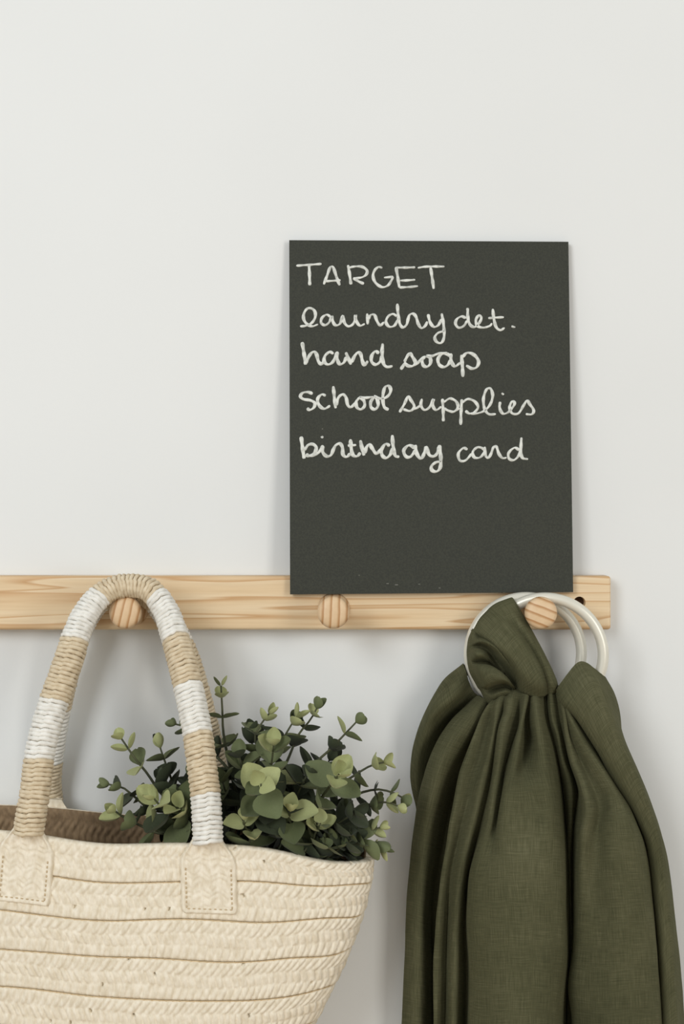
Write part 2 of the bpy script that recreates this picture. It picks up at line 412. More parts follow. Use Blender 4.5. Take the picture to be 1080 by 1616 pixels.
# faint chalk smudges near the lower edge
vs, fs = [], []
for k, (x, y, l) in enumerate([(567, 908, 2), (612, 921, 4), (626, 923, 5), (662, 922, 3), (694, 928, 3), (509, 677, 2), (530, 560, 1.5)]):
    off = len(vs)
    for dx, dy in ((-l, -.6), (l, -.9), (l, .6), (-l, .5)):
        vs.append(on_board(x + dx * .5, y + dy) + nrm * 0.00008)
    fs.append(tuple(off + i for i in range(4)))
o = mk('chalk_speck', vs, fs, noise_mat('chalk_dust', (96, 97, 90), (120, 120, 112), 300, 0.9), board); o['kind'] = 'stuff'

# ------------------------------------------------------------------ straw tote bag
BX, BY = -0.1655, -0.071            # centre of the opening
BZ = P(0, 1300, 71).z               # rim height at the centre
TILT = math.radians(3.6)
A_T = [(0, .1885), (.03, .188), (.06, .1835), (.085, .1765), (.11, .167), (.135, .156), (.17, .140), (.21, .124), (.24, .118)]
B_T = [(0, .0465), (.03, .0475), (.06, .0490), (.11, .0480), (.17, .0450), (.24, .040)]
def tab(T, x):
    for (a, b), (c, d) in zip(T, T[1:]):
        if x <= c: return b + (d - b) * max(0, (x - a)) / (c - a)
    return T[-1][1]
NEXP = 2.5
HB = 0.222
def sag(xn, front, wv):
    # droop of the rim between and beyond the handles, dying out down the bag
    mid = 0.0046 * math.exp(-((xn + 0.02) / 0.22) ** 2) * max(0.25, 1 - wv / 0.16)
    side = 1 / (1 + math.exp(-(abs(xn) - 0.72) / 0.07))
    s = mid + side * (0.0125 * math.exp(-wv / 0.028) - min(0.006, wv * 0.1))
    return s if front else 0.55 * s
def bag_pt(th, wv, off=0.0):
    """th angle (0 right, -pi/2 front), wv metres below the rim, off outward offset"""
    a, b = tab(A_T, wv), tab(B_T, wv)
    c, s = math.cos(th), math.sin(th)
    e = 2 / NEXP
    x = a * math.copysign(abs(c) ** e, c); y = b * math.copysign(abs(s) ** e, s)
    # outward normal of the superellipse
    nx = math.copysign(abs(c) ** (2 - e), c) / a; ny = math.copysign(abs(s) ** (2 - e), s) / b
    l = math.hypot(nx, ny); nx /= l; ny /= l
    x += nx * off; y += ny * off
    front = y < 0
    z = -wv - sag(x / a, front, wv)
    X = x * math.cos(TILT) + z * math.sin(TILT); Z = -x * math.sin(TILT) + z * math.cos(TILT)
    return Vector((BX + X, BY + y, BZ + Z))
# even angular table by arc length at the rim
TAB = []
_n = 4000; _pp = None; _L = 0
for k in range(_n + 1):
    th = 2 * math.pi * k / _n
    q = bag_pt(th, 0.05)
    if _pp is not None: _L += (q - _pp).length
    TAB.append((_L, th)); _pp = q
PERIM = _L
def theta_at(s):
    s = s % PERIM
    lo, hi = 0, len(TAB) - 1
    while hi - lo > 1:
        mid = (lo + hi) // 2
        if TAB[mid][0] <= s: lo = mid
        else: hi = mid
    a, b = TAB[lo], TAB[hi]
    return a[1] + (b[1] - a[1]) * (s - a[0]) / max(1e-9, b[0] - a[0])

def braid_h(s, v, row, per=0.0056):
    """height (0..1) of a plaited straw strip; s along, v across 0..1"""
    vv = v + 0.035 * math.sin(s * 61 + row * 2.1) * math.sin(math.pi * v)
    edges = (0.0, 0.36, 0.66, 1.0)
    k = 0 if vv < edges[1] else 1 if vv < edges[2] else 2
    q = min(1, max(0, (vv - edges[k]) / (edges[k + 1] - edges[k])))
    slant = (1.05, -0.75, 0.28)[k]
    ph = s / per + slant * (q - 0.5) + 0.35 * (q - .5) ** 2 + 0.5 * k + row * 0.37 + 0.22 * math.sin(s * 47 + row) + 0.16 * math.sin(s * 113 + 3 * row + k)
    i = math.floor(ph); f = ph - i
    c = 0.5 + 0.16 * (hash1(i + 13 * row, k + 5) - 0.5)
    f = 0.5 * f / c if f < c else 0.5 + 0.5 * (f - c) / (1 - c)
    pil = 1 - abs(2 * f - 1) ** 2.4
    edge = 1 - abs(2 * q - 1) ** 4
    amp = 0.55 + 0.65 * hash1(i + 57 * row, k)
    h = amp * pil * (0.45 + 0.55 * edge)
    h += 0.12 * math.sin(ph * 6.28 * 4 + 3 * hash1(i, k + row)) * pil
    if hash1(i * 3 + 11 * row, k + 9) > 0.97 and f < 0.3 and abs(q - .12) < 0.14: h -= 2.2
    return h

bag = thing('straw_tote_bag', (BX, BY, BZ - HB), 'cream braided straw tote bag with rope wrapped handles hanging from a peg', 'bag')
ROWS = [0, 0.0262, 0.0545, 0.0825, 0.1105, 0.1385, 0.1665, 0.1945, HB]
NU = 1150
THS = [theta_at(PERIM * i / NU) for i in range(NU)]
def SEAM(r):
    return [0.0] * NU if r == 0 else [0.0012 * math.sin(t * 3 + r) + 0.0007 * math.sin(t * 9 + 2 * r) for t in THS]
for r in range(len(ROWS) - 1):
    w0, w1 = ROWS[r], ROWS[r + 1]
    nv = 30
    vs, fs = [], []
    wav = SEAM(r); wav1 = SEAM(r + 1)
    for j in range(nv + 1):
        v = j / nv
        for i in range(NU):
            s = PERIM * i / NU
            hv = braid_h(s, min(0.9999, v), r)
            ed = min(v, 1 - v)
            roll = 1 - max(0, 1 - ed / 0.055) ** 2          # rolled strip edges
            off = 0.00155 * hv * (0.3 + 0.7 * roll) + 0.0017 * roll - 0.0012 + 0.0007 * v
            ww = w0 + (w1 - w0) * v + wav[i] * (1 - v) + wav1[i] * v
            vs.append(bag_pt(THS[i], ww, off))
    fs += grid_faces(NU, nv + 1, True, 0, True)
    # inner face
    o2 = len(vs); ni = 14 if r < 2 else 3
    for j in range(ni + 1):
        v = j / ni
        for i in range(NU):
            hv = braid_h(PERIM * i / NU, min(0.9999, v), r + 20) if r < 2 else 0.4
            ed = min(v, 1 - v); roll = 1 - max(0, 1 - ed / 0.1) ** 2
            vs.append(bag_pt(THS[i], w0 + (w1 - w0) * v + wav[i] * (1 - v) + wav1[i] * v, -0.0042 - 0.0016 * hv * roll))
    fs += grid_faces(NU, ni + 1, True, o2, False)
    for i in range(NU):                                      # close top and bottom
        a, b = i, (i + 1) % NU
        fs.append((a, b, o2 + b, o2 + a))
        c = nv * NU; d = o2 + ni * NU
        fs.append((c + b, c + a, d + a, d + b))
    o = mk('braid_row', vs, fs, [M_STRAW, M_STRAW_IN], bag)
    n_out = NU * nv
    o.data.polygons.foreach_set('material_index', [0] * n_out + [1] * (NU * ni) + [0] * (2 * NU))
    if r > 0:
        pts = [bag_pt(THS[i], w0 + 0.0006 + wav[i], 0.0002) for i in range(0, NU, 5)]; pts.append(pts[0])
        v_, f_ = tube(pts, 0.0005, 5, False, Vector((0, 0, 1)))
        mk('seam_thread', v_, f_, M_SEAM, bag)
# base
vs = [bag_pt(THS[i], HB, -0.002) for i in range(0, NU, 10)]; n_ = len(vs)
vs.append(sum(vs, Vector()) / n_)
mk('bag_base', vs, [(i, (i + 1) % n_, n_) for i in range(n_)], M_STRAW, bag)

def front_pt(x, wv, off, back=False):
    """point on the front (or back) face of the bag at local x"""
    a = tab(A_T, wv)
    c = max(-0.999, min(0.999, x / a)); ct = math.copysign(abs(c) ** (NEXP / 2), c)
    th = math.acos(max(-1, min(1, ct)))
    return bag_pt(th if back else -th, wv, off)

def handle_tab(xc, slope, back):
    """shield shaped braided patch; xc local centre at its foot"""
    nu, nv = 46, 60
    L = 0.0545
    def half(v):
        if v < 0.34: 
            q = v / 0.34; return 0.0098 + (0.0198 - 0.0098) * (q * q * (3 - 2 * q)) ** 0.75
        if v > 0.90:
            q = (v - 0.90) / 0.10; return 0.0198 - 0.0036 * (1 - math.sqrt(max(0, 1 - q * q)))
        return 0.0198
    vs = []
    for layer in (0, 1):
        for j in range(nv + 1):
            v = j / nv
            for i in range(nu + 1):
                u = 2 * i / nu - 1
                x = xc + slope * (1 - v) + u * half(v)
                wv = -0.006 + L * v
                xm = u * half(v)
                edge = min(1 - abs(u), min(1.0, (1 - v) * L / 0.0198) if v > .5 else 1)
                rim = math.exp(-((edge - 0.10) / 0.07) ** 2)
                jit = 0.0011 * math.sin(xm * 410 + wv * 160) + 0.0009 * math.sin(wv * 520 + 1.3)
                cb = int(math.floor((xm + 0.03 + 0.4 * jit) / 0.0062)); sg = 1 if cb % 2 else -1
                qx = ((xm + 0.03 + 0.4 * jit) / 0.0062) % 1
                pl = math.sin((wv + sg * xm * 0.75 + jit) / 0.0050 * math.pi * 2) * (1 - abs(2 * qx - 1) ** 4) * (1 if edge > 0.2 else 0.25)
                top = max(0, 1 - v / 0.16)
                fall = max(0, min(1, edge / 0.05)) ** 0.5
                off = 0.0012 + (0.0022 + 0.00045 * pl * (0.6 + 0.8 * hash1(cb, int(wv * 200))) + 0.0009 * rim + 0.004 * top * (1 - u * u)) * fall if layer == 0 else 0.0008
                if wv < 0:
                    p = front_pt(x, 0, off, back); p.z += -wv
                else: p = front_pt(x, wv, off, back)
                vs.append(p)
    n1 = (nu + 1) * (nv + 1)
    fs = grid_faces(nu + 1, nv + 1, False, 0, back) + grid_faces(nu + 1, nv + 1, False, n1, not back)
    for i in range(nu):
        fs.append((i, n1 + i, n1 + i + 1, i + 1)); b = nv * (nu + 1) + i; fs.append((b, b + 1, n1 + b + 1, n1 + b))
    for j in range(nv):
        a = j * (nu + 1); fs.append((a, a + nu + 1, n1 + a + nu + 1, n1 + a)); b = a + nu; fs.append((b, n1 + b, n1 + b + nu + 1, b + nu + 1))
    o = mk('handle_patch', vs, fs, M_STRAW, bag)
    # edge stitches
    sv, sf = [], []
    for side in (-1, 1):
        for k in range(9):
            v = 0.42 + k * 0.06
            q = [front_pt(xc + slope * (1 - v) + side * half(v) * 0.80, -0.006 + L * (v + d), 0.0040, back) for d in (-0.015, 0.015)]
            tv, tf = tube(q, 0.0004, 5); b0 = len(sv); sv += tv; sf += [tuple(b0 + z for z in f) for f in tf]
    for k in range(9):
        x = xc + (-0.8 + 1.6 * k / 8) * 0.0185
        q = [front_pt(x + d, -0.006 + L * 0.925, 0.0040, back) for d in (-0.0007, 0.0007)]
        tv, tf = tube(q, 0.0004, 5, True, Vector((0, 0, 1))); b0 = len(sv); sv += tv; sf += [tuple(b0 + z for z in f) for f in tf]
    s = mk('stitching', sv, sf, M_SEAM, o); s['kind'] = 'stuff'
    return o

def local_x(px, py, ymm):
    q = P(px, py, ymm); return (q.x - BX) * math.cos(TILT) - (q.z - BZ) * math.sin(TILT)

fl = local_x(38, 1400, 118); fr2 = local_x(332, 1425, 118)
handle_tab(fl, local_x(45, 1312, 118) - fl, False); handle_tab(fr2, local_x(327, 1325, 118) - fr2, False)
bl = local_x(76, 1330, 20); br = local_x(352, 1345, 20)
handle_tab(bl, 0.0, True); handle_tab(br, 0.0, True)

def handle(path, bands, rtop, rleg):
    """path: world points; bands: list of (fraction end, material)"""
    pts, L = resample(spline(path, 14), 0.0031)
    n = len(pts); fr_s = frames(pts)
    zmax = max(p.z for p in pts); 
    rad = []
    for p in pts:
        d = min(1, max(0, (zmax - p.z) / 0.05)); rad.append(rtop + (rleg - rtop) * d)
    v, f = tube(pts, [r - 0.0016 for r in rad], 16)
    core = mk('handle', v, f, M_NAT, bag)
    SEG, TS = 40, 6
    start = 0
    for bi, (fe, m) in enumerate(bands):
        end = int(round(fe * n)); vs, fs = [], []
        for i in range(start, end):
            t, nn, bb = fr_s[i]; p = pts[i]; r0 = rad[i] - 0.0009 + 0.0003 * (hash1(i, bi) - 0.5)
            tilt = 0.0010 * (hash1(i, 7) - 0.5); ph = hash1(i, 3) * 6.28
            off = len(vs)
            for k in range(SEG):
                a = 2 * math.pi * k / SEG
                dirv = nn * math.cos(a) + bb * math.sin(a)
                c = p + dirv * r0 + t * (0.0013 * math.sin(a * 0.5 + 0.4) - 0.0006 + tilt * math.sin(a + ph))
                tw = 1 + 0.11 * math.sin(a * 7 + ph)
                for q in range(TS):
                    b = 2 * math.pi * q / TS + a * 2
                    rr = 0.00178 * tw
                    vs.append(c + dirv * (math.cos(b) * rr) + t * (math.sin(b) * rr))
            for k in range(SEG):
                for q in range(TS):
                    A = off + k * TS + q; B = off + k * TS + (q + 1) % TS
                    Cc = off + ((k + 1) % SEG) * TS + (q + 1) % TS; Dd = off + ((k + 1) % SEG) * TS + q
                    fs.append((A, B, Cc, Dd))
        o = mk('rope_band', vs, fs, m, core)
        o['label'] = 'white rope wrapping' if m is M_WHT else 'natural beige rope wrapping'
        start = end
FH = [(45, 1314, 121), (50, 1280, 119), (56, 1245, 115), (64, 1185, 108), (80, 1123, 99), (93, 1085, 93), (111, 1033, 85), (124, 992, 77), (143, 957, 68),
      (170, 932, 61), (203, 924, 58), (236, 931, 60), (261, 963, 66), (277, 1007, 75), (290, 1052, 84), (300, 1097, 92), (310, 1145, 100), (318, 1200, 108), (324, 1250, 115), (327, 1290, 119), (328, 1328, 122)]
bandsF = [(0.125, M_NAT), (0.232, M_WHT), (0.338, M_NAT), (0.44, M_WHT), (0.545, M_NAT), (0.640, M_WHT), (0.728, M_NAT), (0.818, M_WHT), (0.915, M_NAT), (1.0, M_WHT)]
handle([P(*q) for q in FH], bandsF, 0.0084, 0.0102)
BH = [(80, 1290, 11.5), (78, 1262, 12), (76, 1225, 14), (84, 1160, 20), (95, 1098, 25), (112, 1035, 28), (128, 990, 30), (150, 955, 31), (178, 937, 31.5), (205, 933, 32), (236, 942, 31.5), (262, 972, 31), (282, 1010, 30),
      (298, 1050, 28), (311, 1095, 25), (324, 1145, 20), (337, 1205, 15), (347, 1255, 12), (352, 1300, 11.5)]
handle([P(*q) for q in BH], [(0.11, M_NAT), (0.22, M_WHT), (0.33, M_NAT), (0.44, M_WHT), (0.55, M_NAT), (0.64, M_WHT), (0.73, M_NAT), (0.78, M_NAT), (0.92, M_NAT), (1.0, M_WHT)], 0.0084, 0.0098)

# ------------------------------------------------------------------ eucalyptus plant in the bag
random.seed(11)
pb = Vector((BX + 0.055, BY, 0))
plant = thing('eucalyptus_plant', (pb.x, BY, BZ - HB + 0.003), 'bushy green eucalyptus plant with round leaves sticking out of the straw bag', 'plant')
def leaf_mesh(name, wd, cup, curl, fold, m):
    nl, nw = 7, 4
    vs = []
    for layer in (0, 1):
        for j in range(nl + 1):
            t = j / nl
            w_ = wd * (math.sin(math.pi * min(1, (t * 0.93 + 0.035)) ** 0.86)) ** 0.72 * 0.5
            for i in range(nw + 1):
                u = 2 * i / nw - 1
                x = u * w_
                z = cup * (u * u) * w_ * 1.6 + curl * (t ** 2) - fold * (1 - abs(u)) * w_ - 0.1 * t
                y = t * (1 - 0.12 * abs(curl) * t)
                edge = (abs(u) > 0.99 or j in (0, nl))
                vs.append(Vector((x, y, z - (0.035 if layer and not edge else 0.004 * layer))))
    n1 = (nl + 1) * (nw + 1)
    fs = grid_faces(nw + 1, nl + 1, False, 0) + grid_faces(nw + 1, nl + 1, False, n1, True)
    me = bpy.data.meshes.new(name); me.from_pydata([tuple(v) for v in vs], [], fs); me.update()
    me.polygons.foreach_set('use_smooth', [True] * len(me.polygons)); me.materials.append(m)
    return me
LEAVES = [[leaf_mesh('leaf', wd, cup, curl, fo, m) for (wd, cup, curl, fo) in ((0.86, 0.32, 0.22, 0.10), (0.98, 0.22, -0.10, 0.08), (0.78, 0.42, 0.34, 0.12))] for m in M_LEAF]
leaf_n = 0
def sprig(pts, size, nodes, age0=0, spacing=None, seed=0):
    """pts: (px,py,ymm) from tip to root; size: leaf length in m at the largest node"""
    global leaf_n
    rnd = random.Random(seed * 7 + 3)
    path = [P(*p) for p in pts]
    path.append(Vector((pb.x + 0.018 * rnd.uniform(-1, 1), BY + 0.018 * rnd.uniform(-1, 1), BZ - 0.115)))
    pts3, L = resample(spline(path, 10), 0.003)
    n = len(pts3)
    rad = [0.0007 + 0.0011 * min(1, i / 40) for i in range(n)]
    v, f = tube(pts3[::2] + ([pts3[-1]] if (n - 1) % 2 else []), rad[::2] + ([rad[-1]] if (n - 1) % 2 else []), 6)
    st = mk('stem', v, f, M_STEM, plant)
    base = Vector(plant['_b'])
    d = 0.0; ang = rnd.uniform(0, math.pi)
    for k in range(nodes):
        i = min(n - 2, int(d / 0.003))
        p = pts3[i]; t = (pts3[max(0, i - 1)] - pts3[i + 1]).normalized()       # towards the tip
        ref = Vector((0, -1, 0)) if abs(t.y) < 0.9 else Vector((1, 0, 0))
        nn = (ref - t * ref.dot(t)).normalized(); bb = t.cross(nn)
        q = k / max(1, nodes - 1)
        ls = size * (0.52 + 0.48 * min(1, q * 1.5)) * rnd.uniform(0.88, 1.1)
        open_ = math.radians(28 + 44 * min(1, (k + .3) / 2.2) + rnd.uniform(-9, 9))
        for s in (0, 1):
            a = ang + s * math.pi + rnd.uniform(-0.25, 0.25)
            out = nn * math.cos(a) + bb * math.sin(a)
            ydir = (t * math.cos(open_) + out * math.sin(open_)).normalized()
            zdir = (t * math.sin(open_) - out * math.cos(open_)).normalized()
            xdir = ydir.cross(zdir).normalized()
            age = min(2, max(0, age0 + (0 if k < 2 else 1 if k < 4 else 2)))
            if rnd.random() < 0.22: age = max(0, min(2, age + rnd.choice((-1, 1))))
            o = bpy.data.objects.new('leaf', LEAVES[age][rnd.randrange(3)]); COL.objects.link(o); o.parent = st
            M3 = Matrix((xdir, ydir, zdir)).transposed().to_4x4()
            M3 = Matrix.Translation(p + out * 0.0008 - base) @ M3 @ Matrix.Rotation(rnd.uniform(-.25, .25), 4, 'Y') @ Matrix.Scale(ls, 4)
            o.matrix_local = M3
            leaf_n += 1
        ang += math.pi / 2 + rnd.uniform(-.2, .2)
        d += (spacing or 0.0105) * (0.75 + 0.25 * k)
SPR = [
 ([(349, 1082, 60), (351, 1120, 60), (354, 1165, 62), (372, 1250, 68), (395, 1340, 70)], 0.0175, 6, 0, 0.0150),
 ([(192, 1166, 78), (214, 1198, 78), (232, 1220, 76), (254, 1252, 75), (300, 1310, 74)], 0.0200, 6, 0, 0.0150),
 ([(253, 1180, 62), (262, 1206, 63), (280, 1250, 66), (322, 1320, 70)], 0.0205, 5, 1, 0.0130),
 ([(172, 1238, 84), (194, 1243, 82), (213, 1258, 80), (250, 1290, 76), (300, 1330, 74)], 0.0165, 5, 1, 0.0125),
 ([(243, 1260, 106), (256, 1275, 100), (285, 1305, 92), (330, 1345, 82)], 0.0225, 4, 0, 0.0110),
 ([(182, 1280, 100), (196, 1290, 96), (240, 1312, 94), (300, 1345, 84)], 0.0190, 4, 0, 0.0110),
 ([(280, 1275, 104), (288, 1290, 98), (310, 1330, 90)], 0.0260, 4, 0, 0.0100),
 ([(278, 1143, 44), (305, 1152, 47), (335, 1185, 52), (370, 1270, 62)], 0.0180, 5, 1, 0.0140),
 ([(425, 1126, 74), (412, 1143, 74), (402, 1165, 74), (400, 1230, 74)], 0.0170, 5, 0, 0.0115),
 ([(468, 1132, 66), (455, 1152, 66), (440, 1185, 68), (425, 1260, 70)], 0.0215, 6, 0, 0.0105),
 ([(500, 1118, 58), (490, 1136, 58), (468, 1165, 60), (440, 1230, 66)], 0.0180, 6, 1, 0.0115),
 ([(562, 1140, 70), (545, 1158, 70), (522, 1182, 70), (492, 1212, 71), (450, 1280, 72)], 0.0190, 6, 1, 0.0165),
 ([(606, 1203, 84), (586, 1208, 84), (562, 1222, 84), (530, 1245, 82), (470, 1300, 76)], 0.0190, 6, 0, 0.0140),
 ([(634, 1258, 70), (618, 1250, 70), (592, 1246, 70), (555, 1258, 70), (490, 1300, 70)], 0.0185, 6, 1, 0.0125),
 ([(628, 1272, 82), (612, 1266, 80), (580, 1270, 76), (530, 1290, 74), (470, 1330, 72)], 0.0165, 4, 0, 0.0130),
 ([(600, 1306, 84), (582, 1312, 84), (556, 1322, 82), (500, 1350, 76)], 0.0170, 4, 0, 0.0115),
 ([(602, 1338, 80), (588, 1328, 80), (560, 1328, 88), (500, 1356, 78)], 0.0180, 4, 0, 0.0110),
 ([(412, 1238, 132), (413, 1252, 116), (412, 1285, 96), (408, 1335, 80)], 0.0245, 5, 0, 0.0105),
 ([(535, 1222, 122), (525, 1235, 112), (500, 1268, 94), (450, 1330, 78)], 0.0250, 5, 0, 0.0115),
 ([(458, 1278, 112), (456, 1294, 104), (448, 1325, 92)], 0.0250, 4, 0, 0.0110),
 ([(506, 1300, 106), (498, 1314, 100), (480, 1345, 92)], 0.0220, 4, 0, 0.0105),
 ([(385, 1292, 110), (386, 1306, 104), (392, 1335, 96)], 0.0195, 4, 0, 0.0105),
 ([(378, 1195, 92), (382, 1212, 90), (388, 1260, 84), (395, 1330, 76)], 0.0260, 5, 1, 0.0125),
 ([(432, 1175, 106), (430, 1195, 100), (424, 1240, 90), (415, 1320, 78)], 0.0265, 5, 0, 0.0115),
 ([(484, 1225, 98), (476, 1240, 95), (455, 1285, 86), (425, 1340, 76)], 0.0280, 5, 2, 0.0120),
 ([(560, 1285, 96), (545, 1292, 92), (510, 1315, 84), (460, 1350, 76)], 0.0260, 5, 2, 0.0115),
 ([(352, 1235, 84), (356, 1250, 82), (370, 1300, 76)], 0.0250, 5, 1, 0.0120),
 ([(398, 1160, 62), (398, 1180, 62), (398, 1250, 66)], 0.0230, 5, 2, 0.0115),
 ([(556, 1325, 92), (546, 1332, 90), (515, 1355, 86)], 0.0220, 4, 2, 0.0105),
 ([(310, 1225, 72), (318, 1245, 72), (345, 1310, 72)], 0.0250, 5, 1, 0.0120),
 ([(262, 1232, 76), (274, 1250, 76), (310, 1310, 75)], 0.0240, 5, 2, 0.0120),
 ([(445, 1262, 76), (440, 1285, 76), (425, 1345, 74)], 0.0300, 4, 2, 0.0130),
 ([(522, 1325, 88), (516, 1338, 86), (495, 1362, 80)], 0.0230, 4, 1, 0.0105),
 ([(562, 1322, 76), (552, 1334, 76), (525, 1362, 74)], 0.0185, 4, 2, 0.0100),
 ([(520, 1200, 60), (505, 1225, 62), (470, 1285, 66)], 0.0240, 5, 2, 0.0125),
]
for k, s in enumerate(SPR): sprig(*s, seed=k + 1)
prof = [(0.0, 0.028), (0.0, 0.0285), (0.095, 0.036), (0.098, 0.0375), (0.104, 0.0375), (0.104, 0.034), (0.096, 0.033), (0.096, 0.001)]
vs = []
for (z, r) in prof:
    for k in range(32):
        a = 2 * math.pi * k / 32; vs.append(Vector((pb.x + math.cos(a) * r, BY + math.sin(a) * r * 0.92, BZ - HB + 0.003 + z)))
mk('pot', vs, grid_faces(32, len(prof), True) + [tuple(range(32))[::-1]], M_POT, plant)

# ------------------------------------------------------------------ green linen ring sling
sl = thing('ring_sling', P(856, 2300, 40), 'dark green linen ring sling with two cream metal rings hanging from a peg', 'sling')
def ring(cx, cy, ymm, yaw, pitch):
    c = P(cx, cy, ymm); R, r = 0.0432, 0.0042
    rot = Matrix.Rotation(yaw, 3, 'Z') @ Matrix.Rotation(pitch, 3, 'X')
    vs = []
    for i in range(96):
        a = 2 * math.pi * i / 96; rad = Vector((math.cos(a), 0, math.sin(a)))
        for k in range(16):
            b = 2 * math.pi * k / 16
            vs.append(c + rot @ (rad * (R + r * math.cos(b)) + Vector((0, 1, 0)) * (r * math.sin(b))))
    fs = [(i * 16 + k, i * 16 + (k + 1) % 16, ((i + 1) % 96) * 16 + (k + 1) % 16, ((i + 1) % 96) * 16 + k) for i in range(96) for k in range(16)]
    o = mk('ring', vs, fs, M_RING, sl); o['label'] = 'cream coloured metal ring'
ring(829.5, 1031, 29, 0.0, 0.06); ring(861.5, 1032.5, 38.8, -0.16, 0.06)

from mathutils import noise as mn
def sheet(name, grid, thick=0.0011, wrinkle=0.0006, seed=0, drape=False):
    """grid[j][i] of world points (rows j) -> solid cloth with a UV map in metres"""
    nv, nu = len(grid), len(grid[0])
    P0 = [p.copy() for r in grid for p in r]
    nor = []
    for j in range(nv):
        for i in range(nu):
            du = grid[j][min(i + 1, nu - 1)] - grid[j][max(i - 1, 0)]; dv = grid[min(j + 1, nv - 1)][i] - grid[max(j - 1, 0)][i]
            n = du.cross(dv); n = n.normalized() if n.length > 1e-12 else Vector((0, -1, 0))
            nor.append(n)
    uu = [0.0] * (nu * nv)
    for j in range(nv):
        acc = 0
        for i in range(nu):
            if i: acc += (grid[j][i] - grid[j][i - 1]).length
            uu[j * nu + i] = acc
        for i in range(nu): uu[j * nu + i] -= acc / 2
    vvv = [0.0] * (nu * nv)
    for i in range(nu):
        acc = 0
        for j in range(nv):
            if j: acc += (grid[j][i] - grid[j - 1][i]).length
            vvv[j * nu + i] = acc
    if drape:                                   # threads run with the fold lines, weft stays level
        for i in range(nu):
            c = sum(uu[j * nu + i] for j in range(nv // 2, nv)) / (nv - nv // 2)
            for j in range(nv): uu[j * nu + i] = c
        for j in range(nv):
            c = sum(vvv[j * nu:(j + 1) * nu]) / nu
            for i in range(nu): vvv[j * nu + i] = 0.8 * c + 0.2 * vvv[j * nu + i]
    for k in range(nu * nv):
        q = Vector((uu[k] * 45 + seed * 5, vvv[k] * 16, seed * 3.1))
        P0[k] += nor[k] * (wrinkle * mn.noise(q) + 1.6 * wrinkle * mn.noise(Vector((uu[k] * 26 - (j0 := seed) * 2, vvv[k] * 7, 9.1 + j0))) + wrinkle * 0.5 * mn.noise(q * 2.7))
    vs = P0 + [p - n * thick for p, n in zip(P0, nor)]
    n1 = nu * nv
    fs = grid_faces(nu, nv, False, 0) + grid_faces(nu, nv, False, n1, True)
    for i in range(nu - 1):
        fs.append((i, n1 + i, n1 + i + 1, i + 1)); b = (nv - 1) * nu + i; fs.append((b, b + 1, n1 + b + 1, n1 + b))
    for j in range(nv - 1):
        a = j * nu; fs.append((a, a + nu, n1 + a + nu, n1 + a)); b = a + nu - 1; fs.append((b, n1 + b, n1 + b + nu, b + nu))
    o = mk(name, vs, fs, M_LINEN, sl)
    uvl = o.data.uv_layers.new(name='uv')
    for lp in o.data.loops:
        k = lp.vertex_index % n1; uvl.data[lp.index].uv = (uu[k] + seed * 0.7, vvv[k] + seed * 0.31)
    return o

def interp(knots, py):
    """smooth interpolation of (py,px,y) knots at py"""
    if py <= knots[0][0]: return knots[0][1:]
    if py >= knots[-1][0]: return knots[-1][1:]
    for i in range(len(knots) - 1):
        a, b = knots[i], knots[i + 1]
        if py <= b[0]:
            res = []
            for c in (1, 2):
                def slope(k):
                    if k <= 0: return (knots[1][c] - knots[0][c]) / (knots[1][0] - knots[0][0])
                    if k >= len(knots) - 1: return (knots[-1][c] - knots[-2][c]) / (knots[-1][0] - knots[-2][0])
                    return (knots[k + 1][c] - knots[k - 1][c]) / (knots[k + 1][0] - knots[k - 1][0])
                h = b[0] - a[0]; t = (py - a[0]) / h
                m0, m1 = slope(i) * h, slope(i + 1) * h
                res.append((2 * t ** 3 - 3 * t * t + 1) * a[c] + (t ** 3 - 2 * t * t + t) * m0 + (-2 * t ** 3 + 3 * t * t) * b[c] + (t ** 3 - t * t) * m1)
            return res

def curtain(name, cols, nu=7, nv=130, seed=0, wrinkle=0.0008, bottom=2300, lift=False):
    """cols: fold lines, each [(px, py, ymm), ...] from top to bottom"""
    C = []
    for col in cols:
        if lift:
            x0, y0, d0 = col[0]; col = [(x0 + (842 - x0) * 0.3, y0 - 16, 41)] + col
        k = [(py, px, y) for (px, py, y) in col]
        last = k[-1]
        if last[0] < bottom: k.append((bottom, last[1] + (last[1] - 860) * 0.06, last[2]))
        C.append(k)
    grid = []
    for j in range(nv + 1):
        t = (j / nv) ** 1.7
        row = []
        for k in C:
            py = k[0][0] + (bottom - k[0][0]) * t
            px, y = interp(k, py); row.append(P(px, py, y))
        grid.append(spline(row, nu))
    return sheet(name, grid, seed=seed, wrinkle=wrinkle, drape=True)

